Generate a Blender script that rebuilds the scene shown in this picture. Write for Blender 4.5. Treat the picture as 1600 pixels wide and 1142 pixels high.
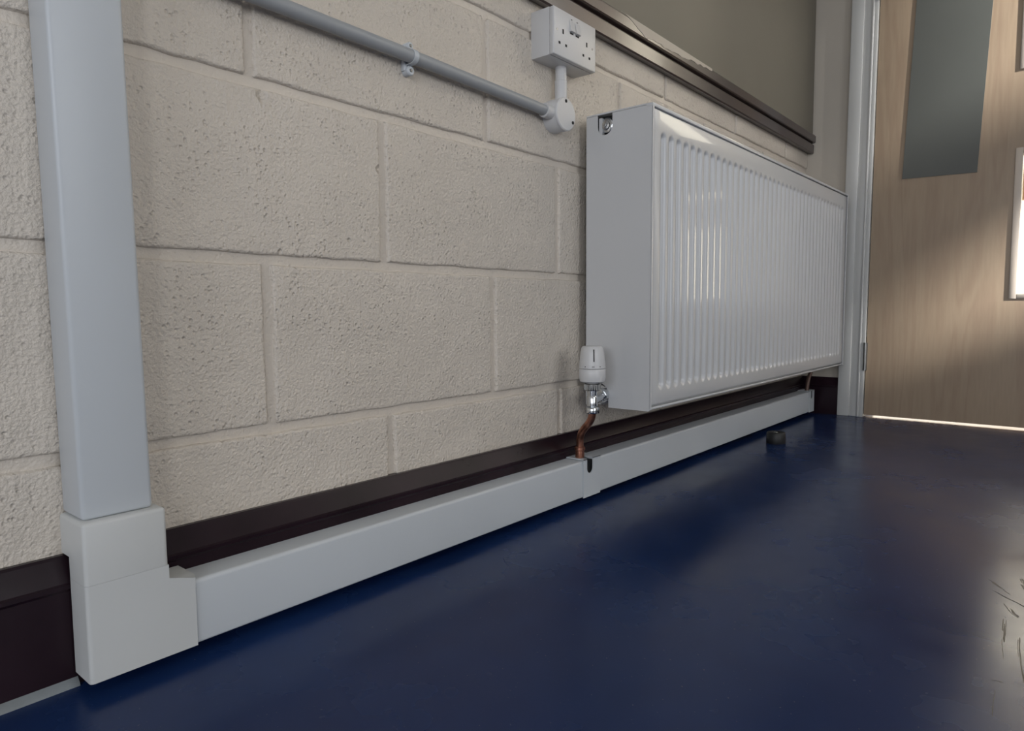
import bpy, bmesh, math, random
from mathutils import Vector, Matrix
random.seed(7)
D = bpy.data; S = bpy.context.scene; C = S.collection
for o in list(D.objects): D.objects.remove(o)
PI = math.pi

# ---------------------------------------------------------------- camera
cam_d = D.cameras.new('camera'); cam = D.objects.new('camera', cam_d); C.objects.link(cam)
F = Vector((0.76390362, 0.64039293, -0.07967532)); R_ = Vector((0.64201805, -0.76666126, -0.00658334)); U = Vector((0.06529991, 0.04612396, 0.99679913))
m = Matrix((R_, U, -F)).transposed().to_4x4(); m.translation = Vector((0, -0.8286, 0.3948))
cam.matrix_world = m
cam_d.sensor_fit = 'HORIZONTAL'; cam_d.sensor_width = 36.0
cam_d.lens = 36.0*1066.11/1600
cam_d.clip_start = 0.01; cam_d.clip_end = 100
S.camera = cam

# ---------------------------------------------------------------- world, lights, exposure
S.view_settings.view_transform = 'Standard'; S.view_settings.look = 'None'
S.view_settings.gamma = 1.0; S.view_settings.use_curve_mapping = False
S.view_settings.exposure = -0.02
w = D.worlds.new('World'); S.world = w; w.use_nodes = True
w.node_tree.nodes['Background'].inputs[0].default_value = (0.75, 0.85, 1.0, 1)
w.node_tree.nodes['Background'].inputs[1].default_value = 0.6

def area(name, loc, rot, sx, sy, power, col):
    l = D.lights.new(name, 'AREA'); l.shape = 'RECTANGLE'; l.size = sx; l.size_y = sy
    l.energy = power; l.color = col
    o = D.objects.new(name, l); C.objects.link(o); o.location = loc; o.rotation_euler = rot
    return o
# area lights in the window openings, the middle one an added fill (right wall y=-3.2, near wall x=-3)
YW = -3.2
area('daylight_and_fill', (-2.5, YW-0.12, 1.15), (PI/2, 0, 0), 0.9, 1.4, 31, (0.97, 0.98, 1.0))
area('daylight_and_fill', (0.4, YW-0.12, 1.10), (PI/2, 0, 0), 1.2, 1.4, 19, (0.97, 0.98, 1.0))  # added fill light for the wall centre, in an opening made for it
area('daylight_and_fill', (-3.12, -1.6, 1.10), (0, -PI/2, 0), 1.2, 1.6, 39, (0.90, 0.93, 1.0))
# added spot lamp raking the door wall through the narrow opening, in lieu of sunlight
sd = D.lights.new('beam_spot', 'SPOT'); sd.energy = 90000; sd.shadow_soft_size = 0.5; sd.color = (1.0, 0.98, 0.95)
sd.spot_size = math.radians(9); sd.spot_blend = 0.2
beam_lamp = D.objects.new('beam_spot', sd); C.objects.link(beam_lamp)
sdir = Vector((0.30, 1.0, -0.50)).normalized()
beam_lamp.location = Vector((2.2, YW, 2.35))-sdir*12
beam_lamp.rotation_euler = sdir.to_track_quat('-Z', 'Y').to_euler()

# ---------------------------------------------------------------- materials
def mat(name, col, rough=0.5, metal=0.0, spec=0.5, coat=0.0):
    m = D.materials.new(name); m.use_nodes = True
    b = m.node_tree.nodes['Principled BSDF']
    b.inputs['Base Color'].default_value = (*col, 1); b.inputs['Roughness'].default_value = rough
    b.inputs['Metallic'].default_value = metal; b.inputs['Specular IOR Level'].default_value = spec
    b.inputs['Coat Weight'].default_value = coat
    return m, m.node_tree.nodes, m.node_tree.links, b
def N(ns, t, **kw):
    n = ns.new(t)
    for k, v in kw.items():
        if k.startswith('i_'): n.inputs[k[2:].replace('_', ' ')].default_value = v
        else: setattr(n, k, v)
    return n
def ramp(ns, pts):
    r = ns.new('ShaderNodeValToRGB')
    while len(r.color_ramp.elements) < len(pts): r.color_ramp.elements.new(0.5)
    for e, (p, c) in zip(r.color_ramp.elements, pts):
        e.position = p; e.color = c if len(c) == 4 else (*c, 1)
    return r
def noise_vary(ns, ls, b, col, amt=0.08, scale=3.0, rough=None):
    g = ns.new('ShaderNodeNewGeometry'); n = N(ns, 'ShaderNodeTexNoise', i_Scale=scale, i_Detail=4.0)
    ls.new(g.outputs['Position'], n.inputs['Vector'])
    r = ramp(ns, [(0.3, tuple(c*(1-amt) for c in col)), (0.7, tuple(min(1, c*(1+amt)) for c in col))])
    ls.new(n.outputs['Fac'], r.inputs['Fac']); ls.new(r.outputs['Color'], b.inputs['Base Color'])
    return g

# painted blockwork with pits and chipped spots
M = {}
def paint_block(name, col, strength):
    m, ns, ls, b = mat(name, col, 0.40, spec=0.5)
    g = noise_vary(ns, ls, b, col, 0.05, 4.0)
    n1 = N(ns, 'ShaderNodeTexNoise', i_Scale=210.0, i_Detail=2.5, i_Roughness=0.55)
    n2 = N(ns, 'ShaderNodeTexNoise', i_Scale=14.0, i_Detail=2.0)
    v = N(ns, 'ShaderNodeTexVoronoi', i_Scale=130.0, i_Randomness=1.0)
    for n in (n1, n2, v): ls.new(g.outputs['Position'], n.inputs['Vector'])
    # pits only where the broad noise lets them
    pr = ramp(ns, [(0.10, (0, 0, 0)), (0.34, (1, 1, 1))]); ls.new(v.outputs['Distance'], pr.inputs['Fac'])
    r2 = ramp(ns, [(0.38, (0.10,)*3), (0.60, (1.25,)*3)]); ls.new(n2.outputs['Fac'], r2.inputs['Fac'])
    mx = N(ns, 'ShaderNodeMath', operation='MULTIPLY'); ls.new(pr.outputs['Color'], mx.inputs[0]); ls.new(r2.outputs['Color'], mx.inputs[1])
    ad = N(ns, 'ShaderNodeMath', operation='MULTIPLY_ADD'); ad.inputs[1].default_value = 2.0
    ls.new(n1.outputs['Fac'], ad.inputs[0]); ls.new(mx.outputs[0], ad.inputs[2])
    last = ad.outputs[0]
    n3 = N(ns, 'ShaderNodeTexNoise', i_Scale=60.0, i_Detail=2.0); ls.new(g.outputs['Position'], n3.inputs['Vector'])
    for (cx, cz, rr) in [(0.4896, 0.6755, 0.013), (0.6785, 0.6096, 0.009), (0.2287, 0.239, 0.006), (0.508, 0.477, 0.006), (0.62, 0.50, 0.005), (0.475, 0.236, 0.006)]:
        vm = N(ns, 'ShaderNodeVectorMath', operation='DISTANCE'); vm.inputs[1].default_value = (cx, 0, cz)
        ls.new(g.outputs['Position'], vm.inputs[0])
        a2 = N(ns, 'ShaderNodeMath', operation='MULTIPLY_ADD'); a2.inputs[1].default_value = rr*1.6; a2.inputs[2].default_value = -rr*0.8
        ls.new(n3.outputs['Fac'], a2.inputs[0])
        s2 = N(ns, 'ShaderNodeMath', operation='ADD'); ls.new(vm.outputs['Value'], s2.inputs[0]); ls.new(a2.outputs[0], s2.inputs[1])
        mr = N(ns, 'ShaderNodeMapRange'); mr.inputs['From Min'].default_value = rr*0.25; mr.inputs['From Max'].default_value = rr*0.75
        mr.inputs['To Min'].default_value = -3.0; mr.inputs['To Max'].default_value = 0.0
        ls.new(s2.outputs[0], mr.inputs['Value'])
        s3 = N(ns, 'ShaderNodeMath', operation='ADD'); ls.new(last, s3.inputs[0]); ls.new(mr.outputs[0], s3.inputs[1]); last = s3.outputs[0]
    bp = N(ns, 'ShaderNodeBump', i_Strength=strength, i_Distance=0.0017); ls.new(last, bp.inputs['Height']); ls.new(bp.outputs['Normal'], b.inputs['Normal'])
    return m
BLK = (0.64, 0.58, 0.505)
M['block'] = paint_block('painted_block', BLK, 0.75)
M['mortar'] = paint_block('painted_mortar', BLK, 0.35)
def simple(key, col, rough=0.5, metal=0, spec=0.5, amt=0.04, scale=3.0, coat=0.0, bump=0, bscale=200):
    m, ns, ls, b = mat(key, col, rough, metal, spec, coat)
    g = noise_vary(ns, ls, b, col, amt, scale)
    if bump:
        n = N(ns, 'ShaderNodeTexNoise', i_Scale=float(bscale), i_Detail=2.0); ls.new(g.outputs['Position'], n.inputs['Vector'])
        bp = N(ns, 'ShaderNodeBump', i_Strength=bump, i_Distance=0.001); ls.new(n.outputs['Fac'], bp.inputs['Height']); ls.new(bp.outputs['Normal'], b.inputs['Normal'])
    M[key] = m; return m
simple('pvc', (0.545, 0.58, 0.61), 0.38, amt=0.03)
simple('pvc_warm', (0.57, 0.585, 0.58), 0.40, amt=0.03)
simple('enamel', (0.59, 0.60, 0.61), 0.38, amt=0.02, coat=0.38)
M['enamel'].node_tree.nodes['Principled BSDF'].inputs['Coat Roughness'].default_value = 0.06
simple('conduit', (0.34, 0.355, 0.37), 0.4, amt=0.04)
simple('white_plastic', (0.62, 0.62, 0.62), 0.35, amt=0.02)
simple('skirting', (0.015, 0.007, 0.011), 0.27, spec=0.22, amt=0.3, scale=9, bump=0.08, bscale=60)
simple('rail', (0.038, 0.022, 0.020), 0.34, spec=0.5, coat=0.5, amt=0.15, scale=12, bump=0.12, bscale=70)
simple('plaster', (0.22, 0.20, 0.16), 0.6, amt=0.06, scale=2.0, bump=0.15, bscale=40)
simple('wall_paint', (0.52, 0.475, 0.41), 0.55, amt=0.04, scale=2, bump=0.15, bscale=120)
simple('room_paint', (0.50, 0.48, 0.44), 0.7)
simple('ceiling_paint', (0.62, 0.62, 0.60), 0.8)
simple('gloss_white', (0.58, 0.58, 0.56), 0.33, amt=0.03)
simple('black_rubber', (0.012, 0.012, 0.013), 0.5)
M['rail'].node_tree.nodes['Principled BSDF'].inputs['Coat Roughness'].default_value = 0.12
simple('dark_hole', (0.006, 0.006, 0.007), 0.7)
simple('chrome', (0.62, 0.64, 0.66), 0.18, metal=1.0, amt=0.05, scale=60)
simple('steel', (0.30, 0.30, 0.29), 0.35, metal=1.0, amt=0.1, scale=40)
simple('brass_trim', (0.60, 0.52, 0.44), 0.4)
simple('sealant', (0.20, 0.22, 0.23), 0.5, amt=0.2, scale=30)
simple('sheet_grey', (0.105, 0.110, 0.100), 0.33, spec=0.5, amt=0.05)
simple('tan_board', (0.55, 0.36, 0.24), 0.6)
simple('scuff', (0.030, 0.029, 0.028), 0.45, amt=0.4, scale=60)
simple('flake_highlight', (0.50, 0.45, 0.38), 0.5)
# copper, dulled in places
m, ns, ls, b = mat('copper', (0.55, 0.25, 0.16), 0.36, 0.9)
g = ns.new('ShaderNodeNewGeometry'); n = N(ns, 'ShaderNodeTexNoise', i_Scale=55.0, i_Detail=3.0); ls.new(g.outputs['Position'], n.inputs['Vector'])
r = ramp(ns, [(0.35, (0.20, 0.085, 0.055)), (0.65, (0.52, 0.24, 0.16))]); ls.new(n.outputs['Fac'], r.inputs['Fac']); ls.new(r.outputs['Color'], b.inputs['Base Color'])
M['copper'] = m
simple('dull_copper', (0.16, 0.105, 0.085), 0.55, metal=0.5)
# vinyl floor: deep blue, polished, with dull traffic patches and dust
m, ns, ls, b = mat('blue_vinyl', (0.010, 0.025, 0.085), 0.3, spec=0.24)
g = ns.new('ShaderNodeNewGeometry')
n1 = N(ns, 'ShaderNodeTexNoise', i_Scale=3.2, i_Detail=3.0, i_Roughness=0.55); n2 = N(ns, 'ShaderNodeTexNoise', i_Scale=24.0, i_Detail=2.0, i_Roughness=0.5)
n3 = N(ns, 'ShaderNodeTexNoise', i_Scale=260.0, i_Detail=1.0)
for n in (n1, n2, n3): ls.new(g.outputs['Position'], n.inputs['Vector'])
r = ramp(ns, [(0.15, (0.004, 0.014, 0.062)), (0.85, (0.011, 0.034, 0.122))]); ls.new(n1.outputs['Fac'], r.inputs['Fac'])
dust = ramp(ns, [(0.745, (0, 0, 0)), (0.80, (0.55, 0.55, 0.55))]); ls.new(n3.outputs['Fac'], dust.inputs['Fac'])
mx = N(ns, 'ShaderNodeMixRGB'); mx.inputs['Color2'].default_value = (0.12, 0.13, 0.14, 1)
ls.new(dust.outputs['Color'], mx.inputs['Fac']); ls.new(r.outputs['Color'], mx.inputs['Color1']); ls.new(mx.outputs['Color'], b.inputs['Base Color'])
rr = ramp(ns, [(0.15, (0.10,)*3), (0.85, (0.34,)*3)]); ls.new(n1.outputs['Fac'], rr.inputs['Fac'])
rr2 = ramp(ns, [(0.3, (0.0,)*3), (0.8, (0.05,)*3)]); ls.new(n2.outputs['Fac'], rr2.inputs['Fac'])
ad = N(ns, 'ShaderNodeMath', operation='ADD'); ls.new(rr.outputs['Color'], ad.inputs[0]); ls.new(rr2.outputs['Color'], ad.inputs[1]); ls.new(ad.outputs[0], b.inputs['Roughness'])
bp = N(ns, 'ShaderNodeBump', i_Strength=0.12, i_Distance=0.0006); ls.new(n2.outputs['Fac'], bp.inputs['Height']); ls.new(bp.outputs['Normal'], b.inputs['Normal'])
M['floor'] = m
# maple veneer
m, ns, ls, b = mat('maple_veneer', (0.4, 0.3, 0.2), 0.34, spec=0.5)
g = ns.new('ShaderNodeNewGeometry'); mp = N(ns, 'ShaderNodeMapping'); mp.inputs['Scale'].default_value = (1, 1, 0.09)
ls.new(g.outputs['Position'], mp.inputs['Vector'])
n1 = N(ns, 'ShaderNodeTexNoise', i_Scale=9.0, i_Detail=3.0, i_Distortion=0.6); n2 = N(ns, 'ShaderNodeTexNoise', i_Scale=160.0, i_Detail=3.0)
ls.new(mp.outputs['Vector'], n1.inputs['Vector']); ls.new(mp.outputs['Vector'], n2.inputs['Vector'])
wv = N(ns, 'ShaderNodeMath', operation='MULTIPLY'); wv.inputs[1].default_value = 7.0; ls.new(n1.outputs['Fac'], wv.inputs[0])
fr = N(ns, 'ShaderNodeMath', operation='PINGPONG'); fr.inputs[1].default_value = 0.5; ls.new(wv.outputs[0], fr.inputs[0])
r = ramp(ns, [(0.0, (0.335, 0.245, 0.17)), (0.5, (0.365, 0.275, 0.19)), (1.0, (0.38, 0.29, 0.205))]); 
r.color_ramp.elements[1].position = 0.3
ls.new(fr.outputs[0], r.inputs['Fac'])
r2 = ramp(ns, [(0.3, (0.95,)*3), (0.7, (1.03,)*3)]); ls.new(n2.outputs['Fac'], r2.inputs['Fac'])
mx = N(ns, 'ShaderNodeMixRGB', blend_type='MULTIPLY'); mx.inputs['Fac'].default_value = 1.0
ls.new(r.outputs['Color'], mx.inputs['Color1']); ls.new(r2.outputs['Color'], mx.inputs['Color2']); ls.new(mx.outputs['Color'], b.inputs['Base Color'])
M['maple'] = m
m = D.materials.new('bright_window'); m.use_nodes = True; b = m.node_tree.nodes['Principled BSDF']
b.inputs['Base Color'].default_value = (0.5, 0.5, 0.5, 1); b.inputs['Emission Color'].default_value = (1.0, 0.88, 0.72, 1); b.inputs['Emission Strength'].default_value = 7.0
M['bright_window'] = m
# clear pane
m = D.materials.new('clear_glass'); m.use_nodes = True; ns = m.node_tree.nodes; ls = m.node_tree.links
ns.remove(ns['Principled BSDF']); out = ns['Material Output']
t = ns.new('ShaderNodeBsdfTransparent'); gl = N(ns, 'ShaderNodeBsdfGlossy', i_Roughness=0.02); fz = N(ns, 'ShaderNodeFresnel', i_IOR=1.45); mixs = ns.new('ShaderNodeMixShader')
t.inputs[0].default_value = (0.95, 0.97, 0.96, 1)
ls.new(fz.outputs[0], mixs.inputs[0]); ls.new(t.outputs[0], mixs.inputs[1]); ls.new(gl.outputs[0], mixs.inputs[2]); ls.new(mixs.outputs[0], out.inputs['Surface'])
M['glass'] = m

# ---------------------------------------------------------------- mesh helpers (world coordinates)
ORG = {}
def NB(): return bmesh.new()
def box(bm, x0, x1, y0, y1, z0, z1, bev=0.0, seg=2, shear=None):
    t = bmesh.new(); bmesh.ops.create_cube(t, size=1.0)
    for v in t.verts:
        v.co = Vector((x0+(v.co.x+.5)*(x1-x0), y0+(v.co.y+.5)*(y1-y0), z0+(v.co.z+.5)*(z1-z0)))
    if bev: bmesh.ops.bevel(t, geom=list(t.edges), offset=bev, segments=seg, profile=0.5, affect='EDGES')
    if shear:
        for v in t.verts: v.co = shear(v.co)
    join(bm, t); return bm
def join(bm, t):
    mp = {v: bm.verts.new(v.co) for v in t.verts}
    for f in t.faces:
        try: nf = bm.faces.new([mp[v] for v in f.verts]); nf.smooth = f.smooth
        except ValueError: pass
    t.free()
def prism(bm, pts, axis, a, b, bev=0.0):
    """polygon of 2D points pushed along axis from a to b; 2D order: x->(y,z) y->(x,z) z->(x,y)"""
    def P(p, c): return {'x': (c, p[0], p[1]), 'y': (p[0], c, p[1]), 'z': (p[0], p[1], c)}[axis]
    t = bmesh.new()
    A = [t.verts.new(P(p, a)) for p in pts]; B = [t.verts.new(P(p, b)) for p in pts]; n = len(pts)
    fa = t.faces.new(A); fb = t.faces.new(B[::-1])
    for i in range(n): t.faces.new((A[i], B[i], B[(i+1) % n], A[(i+1) % n]))
    bmesh.ops.recalc_face_normals(t, faces=t.faces)
    if bev: 
        es = [e for e in t.edges if (e.verts[0] in A) == (e.verts[1] in A)]
        bmesh.ops.bevel(t, geom=es, offset=bev, segments=2, profile=0.5, affect='EDGES')
    join(bm, t); return bm
def lathe(bm, prof, loc, axis='z', n=32):
    """profile of (radius, height) turned about axis through loc"""
    t = bmesh.new(); rings = []
    for r, h in prof:
        ring = []
        for i in range(n):
            a = 2*PI*i/n; c, s = r*math.cos(a), r*math.sin(a)
            p = {'z': (c, s, h), 'y': (c, h, s), 'x': (h, c, s)}[axis]
            ring.append(t.verts.new(Vector(p)+Vector(loc)))
        rings.append(ring)
    for A, B in zip(rings, rings[1:]):
        for i in range(n):
            f = t.faces.new((A[i], A[(i+1) % n], B[(i+1) % n], B[i])); f.smooth = True
    t.faces.new(rings[0][::-1]); t.faces.new(rings[-1])
    bmesh.ops.recalc_face_normals(t, faces=t.faces)
    join(bm, t); return bm
def tube(bm, path, r, n=20, cap=True):
    t = bmesh.new(); path = [Vector(p) for p in path]; rings = []
    up0 = None
    for i, p in enumerate(path):
        d = (path[min(i+1, len(path)-1)]-path[max(i-1, 0)]).normalized()
        if up0 is None: up0 = Vector((0, 0, 1)) if abs(d.z) < 0.9 else Vector((0, 1, 0))
        a = d.cross(up0).normalized(); c = a.cross(d).normalized(); up0 = c
        rad = r[i] if isinstance(r, (list, tuple)) else r
        rings.append([t.verts.new(p+a*rad*math.cos(2*PI*k/n)+c*rad*math.sin(2*PI*k/n)) for k in range(n)])
    for A, B in zip(rings, rings[1:]):
        for i in range(n):
            f = t.faces.new((A[i], A[(i+1) % n], B[(i+1) % n], B[i])); f.smooth = True
    if cap: t.faces.new(rings[0][::-1]); t.faces.new(rings[-1])
    bmesh.ops.recalc_face_normals(t, faces=t.faces)
    join(bm, t); return bm
def bez(p0, p1, p2, p3, n=14):
    o = []
    for i in range(n+1):
        t = i/n; o.append(tuple(((1-t)**3)*a+3*((1-t)**2)*t*b+3*(1-t)*t*t*c+t**3*d for a, b, c, d in zip(p0, p1, p2, p3)))
    return o
def wbn(o, sharp=35):
    for p in o.data.polygons: p.use_smooth = True
    try: o.data.set_sharp_from_angle(angle=math.radians(sharp))
    except Exception: pass
def obj(name, bm, material, parent=None, smooth=True, origin=None):
    me = D.meshes.new(name); bm.to_mesh(me); bm.free()
    me.materials.append(M[material] if isinstance(material, str) else material)
    o = D.objects.new(name, me); C.objects.link(o)
    vs = [v.co for v in me.vertices]
    org = Vector(origin) if origin else Vector(((min(v.x for v in vs)+max(v.x for v in vs))/2, (min(v.y for v in vs)+max(v.y for v in vs))/2, min(v.z for v in vs)))
    me.transform(Matrix.Translation(-org)); ORG[o.name] = org
    if parent: o.parent = parent; o.location = org-ORG[parent.name]
    else: o.location = org
    if smooth: wbn(o)
    return o
def tag(o, label=None, cat=None, group=None, kind=None):
    for k, v in (('label', label), ('category', cat), ('group', group), ('kind', kind)):
        if v: o[k] = v
    return o
def thing(name, label, cat, loc, group=None):
    o = D.objects.new(name, None); C.objects.link(o); o.location = loc; o.empty_display_size = 0.05
    ORG[o.name] = Vector(loc); return tag(o, label, cat, group)
def struct(name, bm, m, parent=None, smooth=False, label=None, cat=None):
    o = obj(name, bm, m, parent, smooth)
    if not parent: o['kind'] = 'structure'; tag(o, label, cat)
    return o

XE = 2.73          # end wall with the door
H = 2.9

# ---------------------------------------------------------------- room shell
bm = NB(); box(bm, -3.2, XE+0.15, YW-0.12, 0.16, -0.12, 0.0)
floor = struct('floor', bm, 'floor', label='glossy dark blue vinyl floor with worn scuffed patches', cat='floor')
bm = NB(); box(bm, -3.2, XE+0.15, YW-0.12, 0.16, H, H+0.12)
struct('ceiling', bm, 'ceiling_paint', label='plain off white ceiling above the room', cat='ceiling')

# long wall of painted blocks (left in the photograph)
bm = NB(); box(bm, -3.2, XE+0.15, 0.0055, 0.16, 0, H)
wall = struct('wall_left', bm, 'mortar', label='cream painted blockwork wall behind the radiator', cat='wall')

def block_mesh(w, h, seed):
    rnd = random.Random(seed)
    bm = bmesh.new(); nx = max(3, int(w/0.028)); nz = max(3, int(h/0.028))
    e = 0.0034
    xs = [0, e*0.45, e, e+.0022]+[e+(w-2*e)*i/nx for i in range(1, nx)]+[w-e-.0022, w-e, w-e*0.45, w]
    zs = [0, e*0.45, e, e+.0022]+[e+(h-2*e)*i/nz for i in range(1, nz)]+[h-e-.0022, h-e, h-e*0.45, h]
    L = len(xs)-1; K = len(zs)-1
    ox = [[rnd.uniform(-.0012, .0012) for _ in zs] for s in (0, 1)]; oz = [[rnd.uniform(-.0012, .0012) for _ in xs] for s in (0, 1)]
    prof = {0: 0.0085, 1: 0.0015, 2: 0.0001}
    V = []
    for i, x in enumerate(xs):
        col = []
        for j, z in enumerate(zs):
            d = min(i, L-i, j, K-j); y = prof.get(d, 0.0)+(rnd.uniform(-.0003, .0003) if d > 3 else 0)
            dx = (ox[0][j] if i <= 3 else (ox[1][j] if i >= L-3 else 0)); dz = (oz[0][i] if j <= 3 else (oz[1][i] if j >= K-3 else 0))
            col.append(bm.verts.new((x+dx, y, z+dz)))
        V.append(col)
    for i in range(L):
        for j in range(K):
            f = bm.faces.new((V[i][j], V[i+1][j], V[i+1][j+1], V[i][j+1])); f.smooth = True
    return bm
J = 0.0115
courses = [(0.0145, 0.2435-0.45), (0.2395, 0.0394), (0.4645, 0.2378), (0.6895, 0.0247), (0.9145, 0.2430), (1.1395, 0.0300)]
starts = {0: 0.6925, 1: 0.4884, 2: 0.6865, 3: 0.4732, 4: 0.6920, 5: 0.4800}
seed = 0
for k, (z0, _) in enumerate(courses):
    x = starts[k]-0.4488*3
    while x < XE-0.02:
        off = lambda q: 0.010 if (k in (0, 2, 4) and abs(q-0.2402) < 0.02) else 0.0
        a = x+J/2+off(x); b_ = min(x+0.4488-J/2+off(x+0.4488), XE)
        seed += 1
        if b_-a > 0.03 and b_ > -0.55:
            bm = block_mesh(b_-a, 0.225-J, seed)
            dy = random.Random(seed*7).uniform(-.0007, .0007)
            for v in bm.verts: v.co += Vector((a, dy, z0+J/2))
            o = obj('block', bm, 'block', wall, smooth=False)
        x += 0.4488
# end wall with the door opening (door leaf y -0.224..-1.15)
OY0, OY1, OZ = -0.205, -1.17, 2.07
bm = NB(); box(bm, XE, XE+0.15, OY0, 0.006, 0, H); box(bm, XE, XE+0.15, YW-0.12, OY1, 0, H); box(bm, XE, XE+0.15, OY1, OY0, OZ, H)
struct('wall_back', bm, 'wall_paint', label='plain beige end wall beside the wooden door', cat='wall')
# right wall with a window, an added fill opening and a narrow beam-shaping slot
def wall_y(bm, y0, y1, x0, x1, holes):
    xs = x0
    for (a, b, za, zb) in holes:
        box(bm, xs, a, y0, y1, 0, H); 
        box(bm, a, b, y0, y1, 0, za[0]); z = za[0]
        for (p, q) in zip(za[1:], zb[1:]): pass
        for idx in range(len(za)):
            lo = zb[idx]; hi = za[idx+1] if idx+1 < len(za) else H
            box(bm, a, b, y0, y1, lo, hi)
        xs = b
    box(bm, xs, x1, y0, y1, 0, H)
bm = NB(); wall_y(bm, YW-0.12, YW, -3.2, XE+0.15, [(-2.95, -2.05, [0.45], [1.85]), (-0.2, 1.0, [0.4], [1.8]), (1.96, 2.62, [1.74, 2.34], [2.04, 2.88])])
struct('wall_right', bm, 'room_paint', label='plain wall with a window and added light openings opposite the radiator', cat='wall')
bm = NB(); box(bm, -3.2, -3.0, YW, -2.4, 0, H); box(bm, -3.2, -3.0, -0.8, 0.16, 0, H); box(bm, -3.2, -3.0, -2.4, -0.8, 0, 0.5); box(bm, -3.2, -3.0, -2.4, -0.8, 1.7, H)
struct('wall_front', bm, 'room_paint', label='plain wall with a window at the near end of the room', cat='wall')
bm = NB()
for x in (-2.95, -2.08): box(bm, x, x+0.03, YW-0.06, YW-0.02, 0.45, 1.85)
for z in (0.45, 1.82): box(bm, -2.95, -2.05, YW-0.06, YW-0.02, z, z+0.03)
struct('window_1', bm, 'gloss_white', label='white framed window opposite the block wall', cat='window')
bm = NB()
for y in (-2.4, -0.83): box(bm, -3.08, -3.04, y, y+0.03, 0.5, 1.7)
for z in (0.5, 1.67): box(bm, -3.08, -3.04, -2.4, -0.8, z, z+0.03)
struct('window_2', bm, 'gloss_white', label='white framed window at the near end of the room', cat='window')

# corridor beyond the door
bm = NB(); box(bm, XE+0.15, 4.7, -3.3, 1.5, -0.12, 0.0)
struct('floor', bm, 'plaster', label='pale corridor floor beyond the door', cat='floor')
bm = NB(); box(bm, 4.5, 4.54, -3.3, 1.5, 0.955, 1.15); box(bm, 4.5, 4.54, -3.3, 1.5, 0.0, 0.30); box(bm, 4.5, 4.54, 0.3, 1.5, 0, 2.9); box(bm, 4.5, 4.54, -3.3, -2.3, 0, 2.9)
struct('wall_far', bm, 'tan_board', label='tan rail between the bright corridor windows beyond the door', cat='wall')
for z0, z1, st_ in ((0.30, 0.955, 8.0), (1.15, 2.85, 8.5)):
    bm = NB(); box(bm, 4.55, 4.57, -2.3, 0.3, z0, z1)
    struct('window_3' if z0 < 1 else 'window_4', bm, 'bright_window', label='bright daylit corridor window seen through the door glass', cat='window')
bm = NB(); box(bm, XE+0.15, 4.7, -3.3, 1.5, 2.9, 3.0)
struct('ceiling', bm, 'ceiling_paint', label='corridor ceiling beyond the door', cat='ceiling')
bm = NB(); box(bm, XE+0.15, 4.7, 1.5, 1.6, 0, 2.9)
struct('wall_end', bm, 'room_paint', label='cream corridor end wall beyond the door', cat='wall')
bm = NB(); box(bm, XE+0.15, 4.7, -3.4, -3.3, 0, 2.9)
struct('wall_end', bm, 'room_paint', label='cream corridor end wall at its far side', cat='wall')

# ---------------------------------------------------------------- skirting
HB, HS = 0.109, 0.139
prof = [(0.004, 0), (-0.0195, 0), (-0.0195, 0.103), (-0.0212, 0.106), (-0.0212, 0.110), (-0.0190, 0.1120), (-0.0085, 0.1360), (-0.007, HS), (0.004, HS)]
bm = NB(); prism(bm, prof, 'x', -3.0, XE)
bb = struct('baseboard_left', bm, 'skirting', smooth=False, label='dark plum moulded skirting board along the block wall', cat='skirting')
bm = NB(); prism(bm, [(0.002, 0.0), (-0.0195, 0.0), (-0.026, 0.0), (-0.0245, 0.003), (-0.021, 0.0065), (-0.019, 0.009), (0.002, 0.009)], 'x', -3.0, 0.238)
o = obj('sealant_strip', bm, 'sealant', bb); o['label'] = 'grey sealant strip along the foot of the skirting'
bm = NB(); prism(bm, [(XE-p[0]*0 + (p[0]-0.0), p[1]) for p in prof], 'y', -0.1355, 0.0)
struct('baseboard_back', bm, 'skirting', label='short dark skirting piece between radiator and door frame', cat='skirting')

# ---------------------------------------------------------------- door, frame
lean = lambda co: Vector((co.x, co.y-0.0055*co.z, co.z))
bm = NB()
box(bm, XE-0.022, XE+0.002, -0.1765, -0.1355, 0.0, 2.12, 0.003, shear=lean)
fr = struct('door_1', bm, 'gloss_white', label='white painted door frame with a pale wooden door', cat='door', smooth=True)
bm = NB(); box(bm, XE-0.016, XE+0.004, -0.202, -0.1755, 0.0, 2.10, 0.002, shear=lean)
box(bm, XE-0.0215, XE+0.004, -0.2095, -0.2015, 0.0, 2.10, 0.003, 3, shear=lean)
obj('architrave', bm, 'gloss_white', fr)
bm = NB(); box(bm, XE-0.018, XE+0.15, -0.2225, -0.209, 0.0, 2.09, 0.002, shear=lean)
obj('door_lining', bm, 'gloss_white', fr)
bm = NB(); box(bm, XE-0.022, XE+0.15, -1.24, -1.155, 0.0, 2.09, 0.002, shear=lean); box(bm, XE-0.022, XE+0.15, -1.24, -0.14, 2.06, 2.15, 0.002, shear=lean)
obj('frame_head', bm, 'gloss_white', fr)
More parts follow.
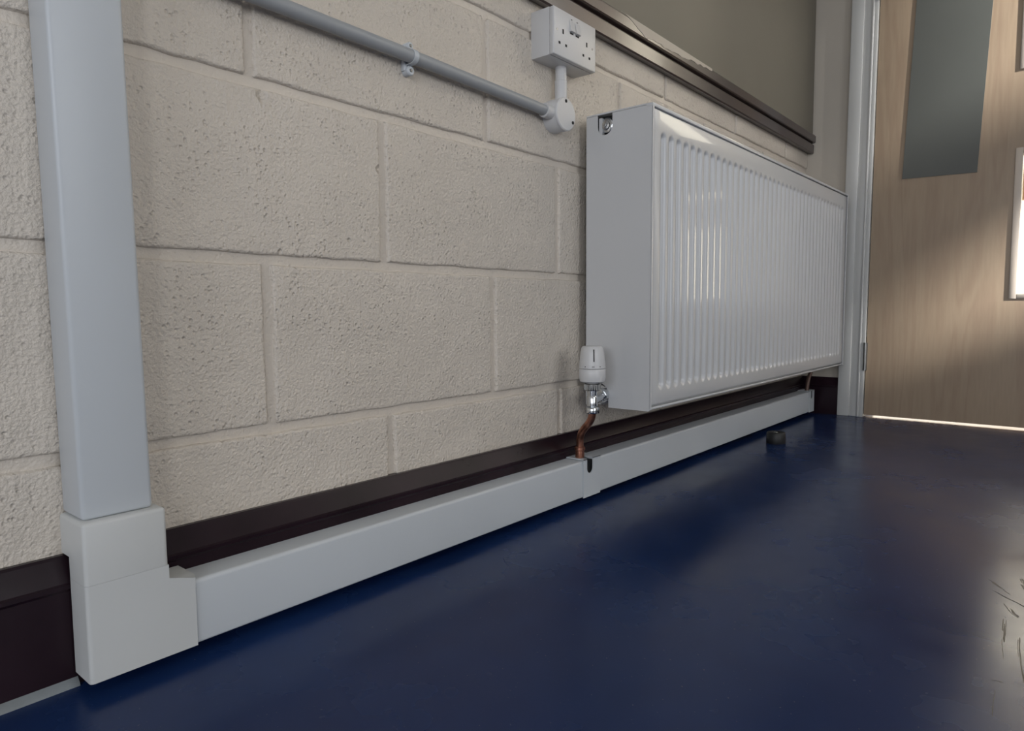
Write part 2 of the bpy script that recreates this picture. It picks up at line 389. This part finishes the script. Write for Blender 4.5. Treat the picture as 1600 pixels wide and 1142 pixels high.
# leaf with two vision panels
def leafpart(y0, y1, z0, z1, bm): box(bm, XE-0.012, XE+0.032, y1, y0, z0, z1)
LY0, LY1, G0, G1 = -0.2255, -1.15, -0.641, -0.880
bm = NB()
def quad_ring(bm):
    xs = (XE-0.012, XE+0.032); zs = [0.009, 0.427, 0.894, 1.143, 1.75, 2.05]; ys = [LY0, G0, G1, LY1]
    for i in range(3):
        for j in range(5):
            if i == 1 and j in (1, 3): continue
            y0, y1 = ys[i], ys[i+1]; z0, z1 = zs[j], zs[j+1]
            ee = lambda f: f
            vs = [(x, y, z) for x in xs for y in (y0, y1) for z in (z0, z1)]
            V = [bm.verts.new(v) for v in vs]
            for f in ((0, 1, 3, 2), (4, 6, 7, 5), (0, 4, 5, 1), (2, 3, 7, 6), (0, 2, 6, 4), (1, 5, 7, 3)): bm.faces.new([V[q] for q in f])
    bmesh.ops.remove_doubles(bm, verts=bm.verts, dist=1e-5)
    dead = [f for f in bm.faces if all(len(e.link_faces) > 2 for e in f.edges)]
    bmesh.ops.recalc_face_normals(bm, faces=bm.faces)
quad_ring(bm)
for v in bm.verts:
    if abs(v.co.y-LY0) < 1e-4: v.co.y -= 0.0055*v.co.z
leaf = obj('door_leaf', bm, 'maple', fr, smooth=False)
leaf['label'] = 'pale maple veneer door leaf'
for z0, z1 in ((0.427, 0.894), (1.143, 1.75)):
    bm = NB()
    box(bm, XE-0.016, XE+0.032, G0-0.016, G0+0.004, z0-0.004, z1+0.004, 0.002); box(bm, XE-0.016, XE+0.032, G1-0.004, G1+0.016, z0-0.004, z1+0.004, 0.002)
    box(bm, XE-0.016, XE+0.032, G1+0.016, G0-0.016, z0-0.004, z0+0.012, 0.002); box(bm, XE-0.016, XE+0.032, G1+0.016, G0-0.016, z1-0.012, z1+0.004, 0.002)
    be = obj('glazing_bead', bm, 'brass_trim', leaf)
    bm = NB(); box(bm, XE+0.007, XE+0.013, G1+0.014, G0-0.014, z0+0.01, z1-0.01)
    obj('glass_pane', bm, 'glass', leaf, smooth=False)
for z0 in (0.172, 1.465):
    bm = NB()
    lathe(bm, [(0.0065, 0), (0.0065, 0.100)], (XE-0.0185, -0.2235-0.0055*z0, z0), 'z', 14)
    for q in range(1, 5): lathe(bm, [(0.0068, 0), (0.0068, 0.001)], (XE-0.0185, -0.2235-0.0055*z0, z0+q*0.02), 'z', 14)
    box(bm, XE-0.0145, XE-0.011, -0.231, -0.226, z0, z0+0.1)
    h = obj('hinge', bm, 'steel', fr); h['label'] = 'grey steel hinge on the door edge'

# dark sheet fixed on the door, hanging slightly askew
bm = NB()
zb, zt = 0.838, 1.60
def sx(y, z): return y-0.0405*(z-0.838)
prism(bm, [(sx(-0.3213, zb), zb+0.003), (sx(-0.5373, zb), zb-0.002), (sx(-0.5373, zt), zt), (sx(-0.3213, zt), zt+0.005)], 'x', XE-0.0155, XE-0.0121)
tag(obj('door_sheet', bm, 'sheet_grey', smooth=False), 'dark grey glossy sheet hanging slightly askew on the pale wooden door', 'sheet')

# ---------------------------------------------------------------- board and rail above the radiator
bm = NB(); box(bm, -0.9, 2.722, -0.019, 0.0, 1.040, 2.0, 0.002)
bd = obj('wall_board', bm, 'plaster'); tag(bd, 'large dull olive beige board fixed on the wall above the dark wooden rail', 'board')
rt = thing('wall_rail', 'dark brown varnished wooden rail running along the foot of the wall board', 'rail', (1.0, -0.01, 0.976))
bm = NB(); prism(bm, [(0.0, 0.977), (-0.0195, 0.973), (-0.0225, 0.976), (-0.0225, 1.004), (-0.0205, 1.0065), (0.0, 1.0065)], 'x', -0.9, 2.728)
obj('lower_moulding', bm, 'rail', rt, smooth=False)
bm = NB(); prism(bm, [(0.0, 1.0065), (-0.0165, 1.0065), (-0.0165, 1.0105), (-0.0265, 1.0125), (-0.0285, 1.015), (-0.0285, 1.036), (-0.026, 1.0395), (0.0, 1.0395)], 'x', -0.9, 2.728)
obj('upper_moulding', bm, 'rail', rt, smooth=False)
# cream patch on the rail's top band: ragged paint edges plus painted highlight
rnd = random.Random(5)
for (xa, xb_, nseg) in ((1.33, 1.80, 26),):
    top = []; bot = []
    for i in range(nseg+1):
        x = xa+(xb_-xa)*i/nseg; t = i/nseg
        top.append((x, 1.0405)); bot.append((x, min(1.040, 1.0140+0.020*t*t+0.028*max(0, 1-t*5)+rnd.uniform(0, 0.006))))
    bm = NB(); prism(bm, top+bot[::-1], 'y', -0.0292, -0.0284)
    o = obj('paint_highlight', bm, 'flake_highlight', rt, smooth=False); o['label'] = 'ragged cream paint with painted highlight on the rail'

# ---------------------------------------------------------------- socket, junction box, conduit
SX0, SX1, SZ0, SZ1, SY = 1.0515, 1.1925, 0.8700, 0.9560, -0.053
st = thing('double_socket', 'white surface mounted double power socket above the round junction box', 'socket', (1.122, 0, SZ0))
bm = NB(); box(bm, SX0, SX1, -0.0425, 0.001, SZ0, SZ1, 0.001); obj('back_box', bm, 'white_plastic', st)
bm = NB(); box(bm, SX0, SX1, SY, -0.0425, SZ0, SZ1, 0.0022, 3); fp = obj('face_plate', bm, 'white_plastic', st)
for (x, z, ww, hh) in ((1.081, 0.9168, .004, .0085), (1.0693, 0.8939, .0055, .0045), (1.0905, 0.8938, .0055, .0045), (1.1601, 0.9148, .004, .0085), (1.1484, 0.8919, .0055, .0045), (1.1697, 0.8913, .0055, .0045)):
    bm = NB(); box(bm, x-ww/2, x+ww/2, SY-0.0004, SY+0.001, z-hh/2, z+hh/2); obj('pin_slot', bm, 'dark_hole', fp, smooth=False)
for (x, z) in ((1.0618, 0.9159), (1.1802, 0.9122)):
    bm = NB(); lathe(bm, [(0.0022, 0), (0.0022, 0.0010)], (x, SY-0.0005, z), 'y', 14); obj('plate_screw', bm, 'steel', fp)
for xc in (1.1085, 1.1275):
    t = NB(); prism(t, [(SY+0.001, 0.9225), (SY-0.0050, 0.9235), (SY-0.0030, 0.934), (SY-0.0008, 0.944), (SY+0.001, 0.944)], 'x', xc-0.0072, xc+0.0072)
    obj('rocker_switch', t, 'white_plastic', fp, smooth=False)
    bm = NB(); box(bm, xc-0.0055, xc+0.0055, SY-0.0004, SY+0.001, 0.9195, 0.9222); obj('switch_gap', bm, 'dark_hole', fp, smooth=False)
    bm = NB(); box(bm, xc-0.002, xc+0.002, SY-0.0004, SY+0.001, 0.9458, 0.9472); obj('switch_mark', bm, 'dark_hole', fp, smooth=False)

JX, JZ = 1.1155, 0.7765
jt = thing('junction_box', 'round white conduit junction box under the double socket', 'junction box', (JX, 0, JZ-0.031))
bm = NB(); lathe(bm, [(0.0315, 0.002), (0.0315, -0.029), (0.0305, -0.0305)], (JX, 0, JZ), 'y', 40); obj('body', bm, 'white_plastic', jt)
bm = NB(); lathe(bm, [(0.0318, -0.0308), (0.0318, -0.034), (0.0300, -0.0358), (0.001, -0.0358)], (JX, 0, JZ), 'y', 40); ld = obj('lid', bm, 'white_plastic', jt)
for (dx, dz) in ((-0.001, 0.0245), (0.022, -0.0125)):
    bm = NB(); lathe(bm, [(0.0033, 0), (0.0033, 0.001)], (JX+dx, -0.0366, JZ+dz), 'y', 16); obj('lid_screw', bm, 'dark_hole', ld)
bm = NB(); lathe(bm, [(0.0132, -0.050), (0.0132, -0.020), (0.0132, 0)], (JX, -0.0185, JZ), 'x', 24); obj('side_spout', bm, 'white_plastic', jt)
bm = NB(); lathe(bm, [(0.0120, 0.018), (0.0120, 0.066), (0.0124, 0.0665), (0.0124, 0.0675), (0.0112, 0.068)], (JX+0.006, -0.0185, JZ), 'z', 24); obj('top_spout', bm, 'white_plastic', jt)
bm = NB(); tube(bm, [(JX+0.006, -0.0185, JZ+0.06), (JX+0.006, -0.0185, SZ0+0.002)], 0.0112, 24)
tag(obj('conduit_stub', bm, 'white_plastic'), 'short upright white conduit between junction box and double socket', 'conduit')
bm = NB(); tube(bm, [(0.3075, -0.0185, 0.7895), (0.7, -0.0185, 0.7855), (JX-0.045, -0.0185, JZ+0.0005)], 0.0100, 24)
tag(obj('wall_conduit', bm, 'conduit'), 'long light grey round conduit running along the block wall into the junction box', 'conduit')
# saddle clip
CX, CZ = 0.733, 0.7847
ct = thing('saddle_clip', 'small white saddle clip with screw lugs holding the long wall conduit', 'clip', (CX, 0, CZ-0.025))
bm = NB()
for i in range(25):
    pass
pts = [(-0.0185+0.0112*math.cos(a), CZ+0.0112*math.sin(a)) for a in [math.radians(90+180*i/20) for i in range(21)]]
inner = [(-0.0185+0.0102*math.cos(a), CZ+0.0102*math.sin(a)) for a in [math.radians(90+180*i/20) for i in range(21)]]
outer = [(-0.001, CZ+0.0112)]+pts+[(-0.001, CZ-0.0112)]; inn = [(-0.001, CZ+0.0102)]+inner+[(-0.001, CZ-0.0102)]
prism(bm, outer+inn[::-1], 'x', CX-0.0045, CX+0.0045)
obj('strap', bm, 'pvc', ct)
bm = NB(); box(bm, CX-0.0075, CX+0.0075, -0.008, 0.001, CZ-0.02, CZ+0.02, 0.002); obj('spacer', bm, 'pvc', ct)
for s, rr in ((-1, 0.0075), (1, 0.006)):
    bm = NB(); lathe(bm, [(rr, 0.0), (rr, -0.011), (rr*0.8, -0.013), (0.001, -0.013)], (CX+0.002, 0, CZ+s*0.0185), 'y', 20); lg = obj('lug', bm, 'pvc', ct)
    bm = NB(); lathe(bm, [(0.0028, -0.013), (0.0022, -0.0142), (0.0005, -0.0145)], (CX+0.002, 0, CZ+s*0.0185), 'y', 14); obj('screw', bm, 'steel', lg)

# ---------------------------------------------------------------- white pipe boxing
lean2 = lambda co: Vector((co.x-0.0085*(co.z-0.19), co.y+0.006*(co.z-0.19) if co.y < -0.03 else co.y, co.z))
bm = NB(); box(bm, 0.2388, 0.3085, -0.0560, 0.001, 0.1835, 1.9, 0.0045, 3, shear=lean2)
vt = tag(obj('vertical_trunking', bm, 'pvc'), 'tall white square pipe boxing rising up the wall from the corner fitting', 'trunking')
bt = thing('trunking_corner', 'white corner fitting joining the upright and floor level pipe boxing', 'fitting', (0.28, -0.03, 0.014))
# upper sleeve reaches back to the wall above the skirting
def bevel_where(bm, pred, off, seg=3):
    es = [e for e in bm.edges if pred(e.verts[0].co, e.verts[1].co)]
    bmesh.ops.bevel(bm, geom=es, offset=off, segments=seg, profile=0.5, affect='EDGES')
near = lambda a, b: abs(a-b) < 1e-4
bm = NB(); prism(bm, [(0.0005, 0.1405), (-0.0225, 0.1405), (-0.0225, 0.1182), (-0.0655, 0.1182), (-0.0655, 0.1832), (0.0005, 0.1832)], 'x', 0.2355, 0.3180)
bevel_where(bm, lambda a, b: (near(a.y, -0.0655) and near(b.y, -0.0655) and not (near(a.z, .1182) and near(b.z, .1182))) or (near(a.z, .1832) and near(b.z, .1832) and not (near(a.y, .0005) and near(b.y, .0005))), 0.0042)
obj('upper_sleeve', bm, 'pvc_warm', bt)
bm = NB(); prism(bm, [(0.2355, 0.0150), (0.2355, 0.1180), (0.3180, 0.1180), (0.3180, 0.0985), (0.3462, 0.0985), (0.3462, 0.0150)], 'y', -0.0655, -0.0225)
bevel_where(bm, lambda a, b: near(a.y, -0.0655) and near(b.y, -0.0655) and ((near(a.x, .2355) and near(b.x, .2355)) or (near(a.z, .0985) and near(b.z, .0985))), 0.0042)
obj('lower_body', bm, 'pvc_warm', bt)

def trunk(name, x0, x1, label, closed_end=False):
    t = thing(name, label, 'trunking', ((x0+x1)/2, -0.04, 0.0150), 'floor level pipe boxing lengths')
    yf, yb, z0, z1, th = -0.0625, -0.0205, 0.0153, 0.0905, 0.0025
    rr = 0.005; arc = lambda cy, cz, r, a0, a1: [(cy+r*math.cos(math.radians(a0+(a1-a0)*i/5)), cz+r*math.sin(math.radians(a0+(a1-a0)*i/5))) for i in range(6)]
    outer = [(yb, z1)]+arc(yf+rr, z1-rr, rr, 90, 180)+arc(yf+rr*.6, z0+rr*.6, rr*.6, 180, 270)+[(yb, z0)]
    inner = [(yb, z0+th)]+arc(yf+rr*.6, z0+rr*.6, rr*.6-0.002, 270, 180)+arc(yf+rr, z1-rr, rr-th, 180, 90)+[(yb, z1-th)]
    bm = NB(); prism(bm, outer+inner, 'x', x0, x1); obj('lid', bm, 'pvc', t)
    bm = NB(); box(bm, x0, x1, -0.0235, -0.0205, z0+th, z1-th); obj('backing_channel', bm, 'pvc', t, smooth=False)
    return t
trunk('floor_trunking', 0.3475, 1.1445, 'long white floor level pipe boxing between corner fitting and joint cap with copper pipe')
trunk('floor_trunking', 1.1740, 2.6320, 'long white floor level pipe boxing below the radiator running to the door corner')

def joint_cap(x0, x1, sx0, sx1, label, end=False):
    t = thing('joint_cap', label, 'cap', ((x0+x1)/2, -0.04, 0.0142), 'slotted caps on the floor level pipe boxing')
    yf, z0, z1 = -0.0648, 0.0142, 0.0935
    sb = 0.0625; rr = (sx1-sx0)/2; cx = (sx0+sx1)/2
    arc = [(cx-rr*math.cos(math.radians(180*i/10)), sb+rr-rr*math.sin(math.radians(180*i/10))) for i in range(11)]
    pts = [(x0, z0), (x0, z1)]+[(sx0, z1)]+arc+[(sx1, z1)]+[(x1, z1), (x1, z0)]
    bm = NB(); prism(bm, pts, 'y', yf, yf+0.0018); obj('front_plate', bm, 'pvc', t, smooth=False)
    bm = NB()   # top plate, with its pipe opening
    box(bm, x0, sx0, yf, -0.0215, z1-0.0018, z1+0.0003); box(bm, sx1, x1, yf, -0.0215, z1-0.0018, z1+0.0003)
    box(bm, sx0, sx1, -0.0300, -0.0215, z1-0.0018, z1+0.0003)
    obj('top_plate', bm, 'pvc', t, smooth=False)
    if end:
        bm = NB(); box(bm, x1-0.0018, x1, yf, -0.0215, z0, z1); obj('end_plate', bm, 'pvc', t, smooth=False)
    bm = NB(); box(bm, x0+0.002, x1-0.002, yf+0.006, -0.024, z0+0.004, 0.0880); obj('dark_inside', bm, 'dark_hole', t, smooth=False)
    return t
joint_cap(1.1350, 1.1965, 1.1475, 1.1690, 'white slotted joint cap where the near copper pipe enters the boxing')
joint_cap(2.6150, 2.6740, 2.6340, 2.6520, 'white slotted end cap of the floor boxing near the door frame', True)

# ---------------------------------------------------------------- radiator
X0, X1, RZ0, RZ1, YB, YF = 1.2083, 2.6227, 0.1930, 0.7935, -0.0209, -0.1730
rad = thing('radiator', 'large white ribbed panel radiator fixed on the block wall', 'radiator', ((X0+X1)/2, -0.1, RZ0))
def stadium_up(cy, hw, zc, ztop, n=10):   # notch open at the top, from back side to front side
    return [(cy+hw, ztop)]+[(cy+hw*math.cos(math.radians(-180*i/n)), zc+hw*math.sin(math.radians(-180*i/n))) for i in range(n+1)]+[(cy-hw, ztop)]
def arch_down(cy, hw, zc, zbot, n=10):
    return [(cy-hw, zbot)]+[(cy-hw*math.cos(math.radians(180*i/n)), zc+hw*math.sin(math.radians(180*i/n))) for i in range(n+1)]+[(cy+hw, zbot)]
def side(x0, x1, notches):
    zt = RZ1-0.0035
    pts = [(YB, RZ0+0.003), (YB, zt)]
    if notches: pts += stadium_up(-0.0655, 0.0175, 0.7665, zt)
    pts += [(YF+0.003, zt), (YF, zt-0.003), (YF, RZ0+0.003), (YF+0.003, RZ0)]
    if notches: pts += arch_down(-0.0530, 0.0235, 0.2200, RZ0)
    bm = NB(); prism(bm, pts, 'x', x0, x1)
    # folded front return
    xi = x0 if notches else x1
    return bm
bm = side(X0, X0+0.0015, True)
box(bm, X0, X0+0.0065, YF-0.0008, YF+0.0015, RZ0+0.002, RZ1-0.004, 0.0007)
sp = obj('side_panel', bm, 'enamel', rad, smooth=False)
bm = side(X1-0.0015, X1, False); box(bm, X1-0.0065, X1, YF-0.0008, YF+0.0015, RZ0+0.002, RZ1-0.004, 0.0007)
obj('side_panel', bm, 'enamel', rad, smooth=False)
# ribbed front: pressed grooves 33 mm apart
pitch = 0.03345; g0 = 1.2565; ng = 40
FX0, FX1, FZ0, FZ1 = X0+0.0085, X1-0.0085, 0.2030, 0.7865
xs = [FX0, FX0+0.002, FX0+0.005]
for k in range(ng):
    c = g0+k*pitch
    xs += [c+t for t in (-0.0138, -0.0112, -0.0080, -0.0055, -0.003, 0, 0.003, 0.0055, 0.0080, 0.0112, 0.0138)]
xs += [FX1-0.005, FX1-0.002, FX1]
GB, GT = 0.2320, 0.7470
zs = [FZ0, FZ0+0.0015, FZ0+0.004, GB-0.002, GB, GB+0.003, GB+0.006, GB+0.009, GB+0.012, GB+0.016, 0.3, 0.4, 0.5, 0.6, GT-0.016, GT-0.012, GT-0.009, GT-0.006, GT-0.003, GT, GT+0.002, FZ1-0.004, FZ1-0.0015, FZ1]
def sstep(t): t = max(0, min(1, t)); return t*t*(3-2*t)
bm = NB(); V = []
for x in xs:
    col = []
    k = round((x-g0)/pitch); d = 9
    if 0 <= k < ng: d = abs(x-(g0+k*pitch))
    prof_ = 1-max(0, min(1, (d-0.0030)/0.0078))**1.6
    for z in zs:
        # groove ends are rounded
        e = min(z-GB, GT-z); lim = sstep((e+0.0)/0.013)
        if d > 0.005: lim *= sstep((e-(d-0.005)*0.8)/0.010)
        y = YF+0.0015+0.0085*prof_*lim
        if z in (zs[0], zs[-1]): y += 0.004
        elif z in (zs[1], zs[-2]): y += 0.001
        if x in (xs[0], xs[-1]): y += 0.004
        elif x in (xs[1], xs[-2]): y += 0.001
        col.append(bm.verts.new((x, y, z)))
    V.append(col)
for i in range(len(xs)-1):
    for j in range(len(zs)-1):
        f = bm.faces.new((V[i][j], V[i+1][j], V[i+1][j+1], V[i][j+1])); f.smooth = True
bmesh.ops.recalc_face_normals(bm, faces=bm.faces)
fp = obj('front_panel', bm, 'enamel', rad, smooth=False)
for p in fp.data.polygons: p.use_smooth = True
so = fp.modifiers.new('thickness', 'SOLIDIFY'); so.thickness = 0.0015; so.offset = -1
# seams top and bottom: pressed lips
bm = NB(); box(bm, X0+0.002, X1-0.002, YF+0.001, YF+0.011, 0.1955, 0.2005, 0.0015); obj('bottom_lip', bm, 'enamel', rad)
bm = NB(); box(bm, X0+0.004, X1-0.004, YF+0.010, YF+0.016, 0.1975, 0.785); obj('water_channel', bm, 'enamel', rad, smooth=False)
bm = NB(); box(bm, X0+0.004, X1-0.004, -0.0560, -0.0490, 0.1975, 0.785); obj('back_panel', bm, 'enamel', rad, smooth=False)
# top grille: rim and slats
bm = NB()
zt0, zt1 = RZ1-0.003, RZ1
box(bm, X0-0.0005, X1+0.0005, YF-0.0010, YF+0.014, zt0-0.0035, zt1, 0.001); box(bm, X0-0.0005, X1+0.0005, YB-0.012, YB, zt0, zt1, 0.0008)
box(bm, X0-0.0005, X0+0.02, YF+0.014, YB-0.012, zt0, zt1); box(bm, X1-0.02, X1+0.0005, YF+0.014, YB-0.012, zt0, zt1)
tg = obj('top_grille', bm, 'enamel', rad)
n = 70; base = None
for i in range(n):
    x = X0+0.024+(X1-X0-0.048)*i/(n-1)
    if base is None:
        bm = NB(); box(bm, x-0.004, x+0.004, YF+0.013, YB-0.011, zt0+0.0005, zt1-0.0005)
        base = obj('grille_slat', bm, 'enamel', tg, smooth=False); bx_ = x
    else:
        c = base.copy(); C.objects.link(c); c.parent = tg; c.location = base.location+Vector((x-bx_, 0, 0))
# vent plug seen through the upper opening
bm = NB(); box(bm, X0+0.014, X0+0.016, -0.100, -0.030, 0.735, 0.7895); obj('shade_plate', bm, 'black_rubber', rad, smooth=False)  # black plate put in for the shade inside the notch
bm = NB(); lathe(bm, [(0.0150, 0.013), (0.0150, 0.0085), (0.0135, 0.0075), (0.0095, 0.0070), (0.0090, 0.0045), (0.0045, 0.0035), (0.0040, 0.0015), (0.0008, 0.0012)], (X0, -0.0640, 0.7700), 'x', 28)
obj('vent_plug', bm, 'chrome', rad)
bm = NB(); lathe(bm, [(0.0190, 0.010), (0.0190, 0.0025), (0.0170, 0.0008), (0.0005, 0.0008)], (X0, -0.0570, 0.2195), 'x', 28)
obj('pipe_union_boss', bm, 'enamel', rad)
# wall brackets
for x in (1.45, 2.38):
    bm = NB(); box(bm, x, x+0.03, -0.052, 0.0, 0.26, 0.70); obj('wall_bracket', bm, 'enamel', rad, smooth=False)

# ---------------------------------------------------------------- thermostatic valve and copper pipes
VX, VY = 1.1345, -0.085
v = thing('radiator_valve', 'white thermostatic radiator valve with chrome body at the radiator corner', 'valve', (VX, VY, 0.19))
bm = NB(); lathe(bm, [(0.0215, 0.2530), (0.0245, 0.2550), (0.0262, 0.262), (0.0262, 0.2790), (0.0255, 0.2800)], (VX, VY, 0), 'z', 40)
obj('head_collar', bm, 'white_plastic', v)
bm = NB(); lathe(bm, [(0.0250, 0.2805), (0.0262, 0.2812), (0.0258, 0.290), (0.0235, 0.312), (0.0215, 0.3215), (0.0185, 0.3245), (0.012, 0.3255), (0.001, 0.3257)], (VX, VY, 0), 'z', 40)
hd = obj('head_dial', bm, 'white_plastic', v)
def on_head(a, z0, z1, wd, name, r0, r1, mt='dark_hole', par=None):
    # small mark on the head facing direction a
    bm = NB(); d = Vector((math.cos(a), math.sin(a), 0)); s = Vector((-d.y, d.x, 0)); c = Vector((VX, VY, 0))
    vs = []
    for z, r in ((z0, r0), (z1, r1)):
        for k in (-1, 1):
            for e in (-0.001, 0.0005): vs.append(bm.verts.new(c+d*(r+e)+s*wd*k/2+Vector((0, 0, z))))
    for f in ((0, 1, 3, 2), (4, 6, 7, 5), (0, 4, 5, 1), (2, 3, 7, 6), (0, 2, 6, 4), (1, 5, 7, 3)): bm.faces.new([vs[q] for q in f])
    bmesh.ops.recalc_face_normals(bm, faces=bm.faces)
    return obj(name, bm, mt, par or hd, smooth=False)
toc = math.atan2(-0.8286-VY, 0-VX)
on_head(toc+0.13, 0.2950, 0.3190, 0.0022, 'pointer_slot', 0.0253, 0.0221)
for k, da in enumerate((-0.55, 0.02, 0.12, 0.62)): on_head(toc+da, 0.2842, 0.2862, 0.0013, 'dial_mark', 0.0261, 0.0261)
bm = NB(); lathe(bm, [(0.0120, 0.2500), (0.0120, 0.2535)], (VX, VY, 0), 'z', 24); obj('neck', bm, 'white_plastic', v)
bm = NB(); lathe(bm, [(0.0145, 0.2365), (0.0155, 0.2380), (0.0155, 0.2495), (0.0145, 0.2505)], (VX, VY, 0), 'z', 32)
for i in range(22):
    a = 2*PI*i/22; tube(bm, [(VX+0.0153*math.cos(a), VY+0.0153*math.sin(a), 0.2385), (VX+0.0153*math.cos(a), VY+0.0153*math.sin(a), 0.249)], 0.0012, 6)
obj('knurled_ring', bm, 'steel', v)
bm = NB(); lathe(bm, [(0.0085, 0.2030), (0.0110, 0.2060), (0.0112, 0.2240), (0.0095, 0.2265), (0.0105, 0.2360)], (VX, VY, 0), 'z', 28)
vb = obj('valve_body', bm, 'chrome', v)
bm = NB(); lathe(bm, [(0.0135, 0.1905), (0.0142, 0.1920), (0.0142, 0.2020), (0.0130, 0.2035)], (VX, VY, 0), 'z', 6); obj('hex_nut', bm, 'chrome', v, smooth=False)
bm = NB(); tube(bm, [(VX+0.004, VY+0.001, 0.2150), (VX+0.030, VY+0.007, 0.2165), (X0-0.018, VY+0.0145, 0.2190)], 0.0085, 20)
tube(bm, [(X0-0.018, VY+0.0150, 0.2190), (X0+0.004, VY+0.0195, 0.2213)], 0.0125, 20)
lathe(bm, [(0.0145, -0.024), (0.0150, -0.022), (0.0150, -0.012), (0.0140, -0.010)], (X0, -0.0665, 0.2205), 'x', 6)
obj('tail_union', bm, 'chrome', v)
bm = NB(); tube(bm, bez((VX, VY, 0.1930), (VX+0.002, VY, 0.165), (1.1460, -0.050, 0.160), (1.1500, -0.0455, 0.130))+[(1.1500, -0.0450, 0.089)], 0.0076, 18)
cp = tag(obj('copper_pipe', bm, 'copper'), 'bent copper pipe between the radiator valve and the floor boxing', 'pipe', 'copper pipes of the radiator')
bm = NB(); lathe(bm, [(0.0086, 0.0930), (0.0092, 0.0950), (0.0090, 0.108), (0.0108, 0.1100), (0.0108, 0.1150), (0.0090, 0.1165)], (1.1500, -0.0450, 0), 'z', 20)
obj('pipe_coupling', bm, 'copper', cp)
bm = NB(); tube(bm, bez((2.628, -0.050, 0.06), (2.632, -0.050, 0.11), (2.634, -0.050, 0.13), (2.655, -0.055, 0.16))+[(2.663, -0.060, 0.205)], 0.0072, 14)
tag(obj('copper_pipe', bm, 'dull_copper'), 'thin dull pipe rising from the far end cap behind the radiator', 'pipe', 'copper pipes of the radiator')
bm = NB(); tube(bm, [(2.663, -0.060, 0.2), (2.663, -0.062, 0.24), (2.640, -0.063, 0.2415), (2.618, -0.064, 0.2415)], 0.010, 14)
tag(obj('return_valve', bm, 'chrome'), 'small chrome return valve at the far end of the radiator', 'valve')

# ---------------------------------------------------------------- door stop on the floor
dt = thing('door_stop', 'small round black door stop on the blue floor under the radiator', 'door stop', (2.028, -0.145, 0))
bm = NB(); lathe(bm, [(0.0265, 0.0), (0.0275, 0.002), (0.0265, 0.030), (0.0240, 0.0335), (0.0120, 0.0335), (0.0110, 0.0320), (0.0008, 0.0320)], (2.028, -0.145, 0), 'z', 32)
obj('rubber_body', bm, 'black_rubber', dt)
bm = NB(); lathe(bm, [(0.0065, 0.0318), (0.0060, 0.0338), (0.0008, 0.0342)], (2.028, -0.145, 0), 'z', 18); obj('screw', bm, 'steel', dt)

# ---------------------------------------------------------------- scuffs on the floor
def scuff(pts, wd, strokes=6):
    bm = NB(); n = len(pts); L_ = [Vector(p) for p in pts]
    def at(t):
        t = max(0, min(0.9999, t))*(n-1); i = int(t); return L_[i].lerp(L_[i+1], t-i)
    for q in range(strokes):
        t0 = random.uniform(0, 0.55) if strokes > 1 else 0; t1 = min(1, t0+random.uniform(0.25, 0.5)) if strokes > 1 else 1
        side = random.uniform(-0.5, 0.5)*wd if strokes > 1 else 0; hw = (wd*random.uniform(0.06, 0.18) if strokes > 1 else wd*0.5)
        A = []; B = []
        for k in range(7):
            t = t0+(t1-t0)*k/6; p = at(t); d = (at(t+0.02)-at(t-0.02)).normalized(); s_ = Vector((-d.y, d.x))
            h_ = hw*random.uniform(0.5, 1.1)*(0.5 if k in (0, 6) else 1)
            c = p+s_*side; A.append(tuple(c+s_*h_)); B.append(tuple(c-s_*h_))
        prism(bm, A+B[::-1], 'z', 0.00003, 0.00012+0.00001*q)
    o = obj('scuff_mark', bm, 'scuff', floor, smooth=False)
scuff([(1.049, -0.7679), (1.01, -0.770), (0.976, -0.772), (0.93, -0.777), (0.890, -0.782)], 0.005)
scuff([(1.0035, -0.7858), (0.96, -0.788), (0.92, -0.792), (0.880, -0.797), (0.84, -0.803)], 0.005)
scuff([(1.148, -0.746), (1.125, -0.765), (1.104, -0.785), (1.09, -0.80)], 0.004)
scuff([(0.8612, -0.7706), (0.8618, -0.775), (0.8624, -0.780)], 0.0010, 1)
scuff([(0.8395, -0.7752), (0.81, -0.776), (0.7807, -0.7776)], 0.0007, 1)
scuff([(1.10, -0.765), (1.07, -0.775), (1.05, -0.79)], 0.006, 5)
scuff([(1.19, -0.735), (1.17, -0.75), (1.14, -0.77)], 0.006, 5)
scuff([(1.22, -0.775), (1.19, -0.78), (1.15, -0.79)], 0.008, 6)
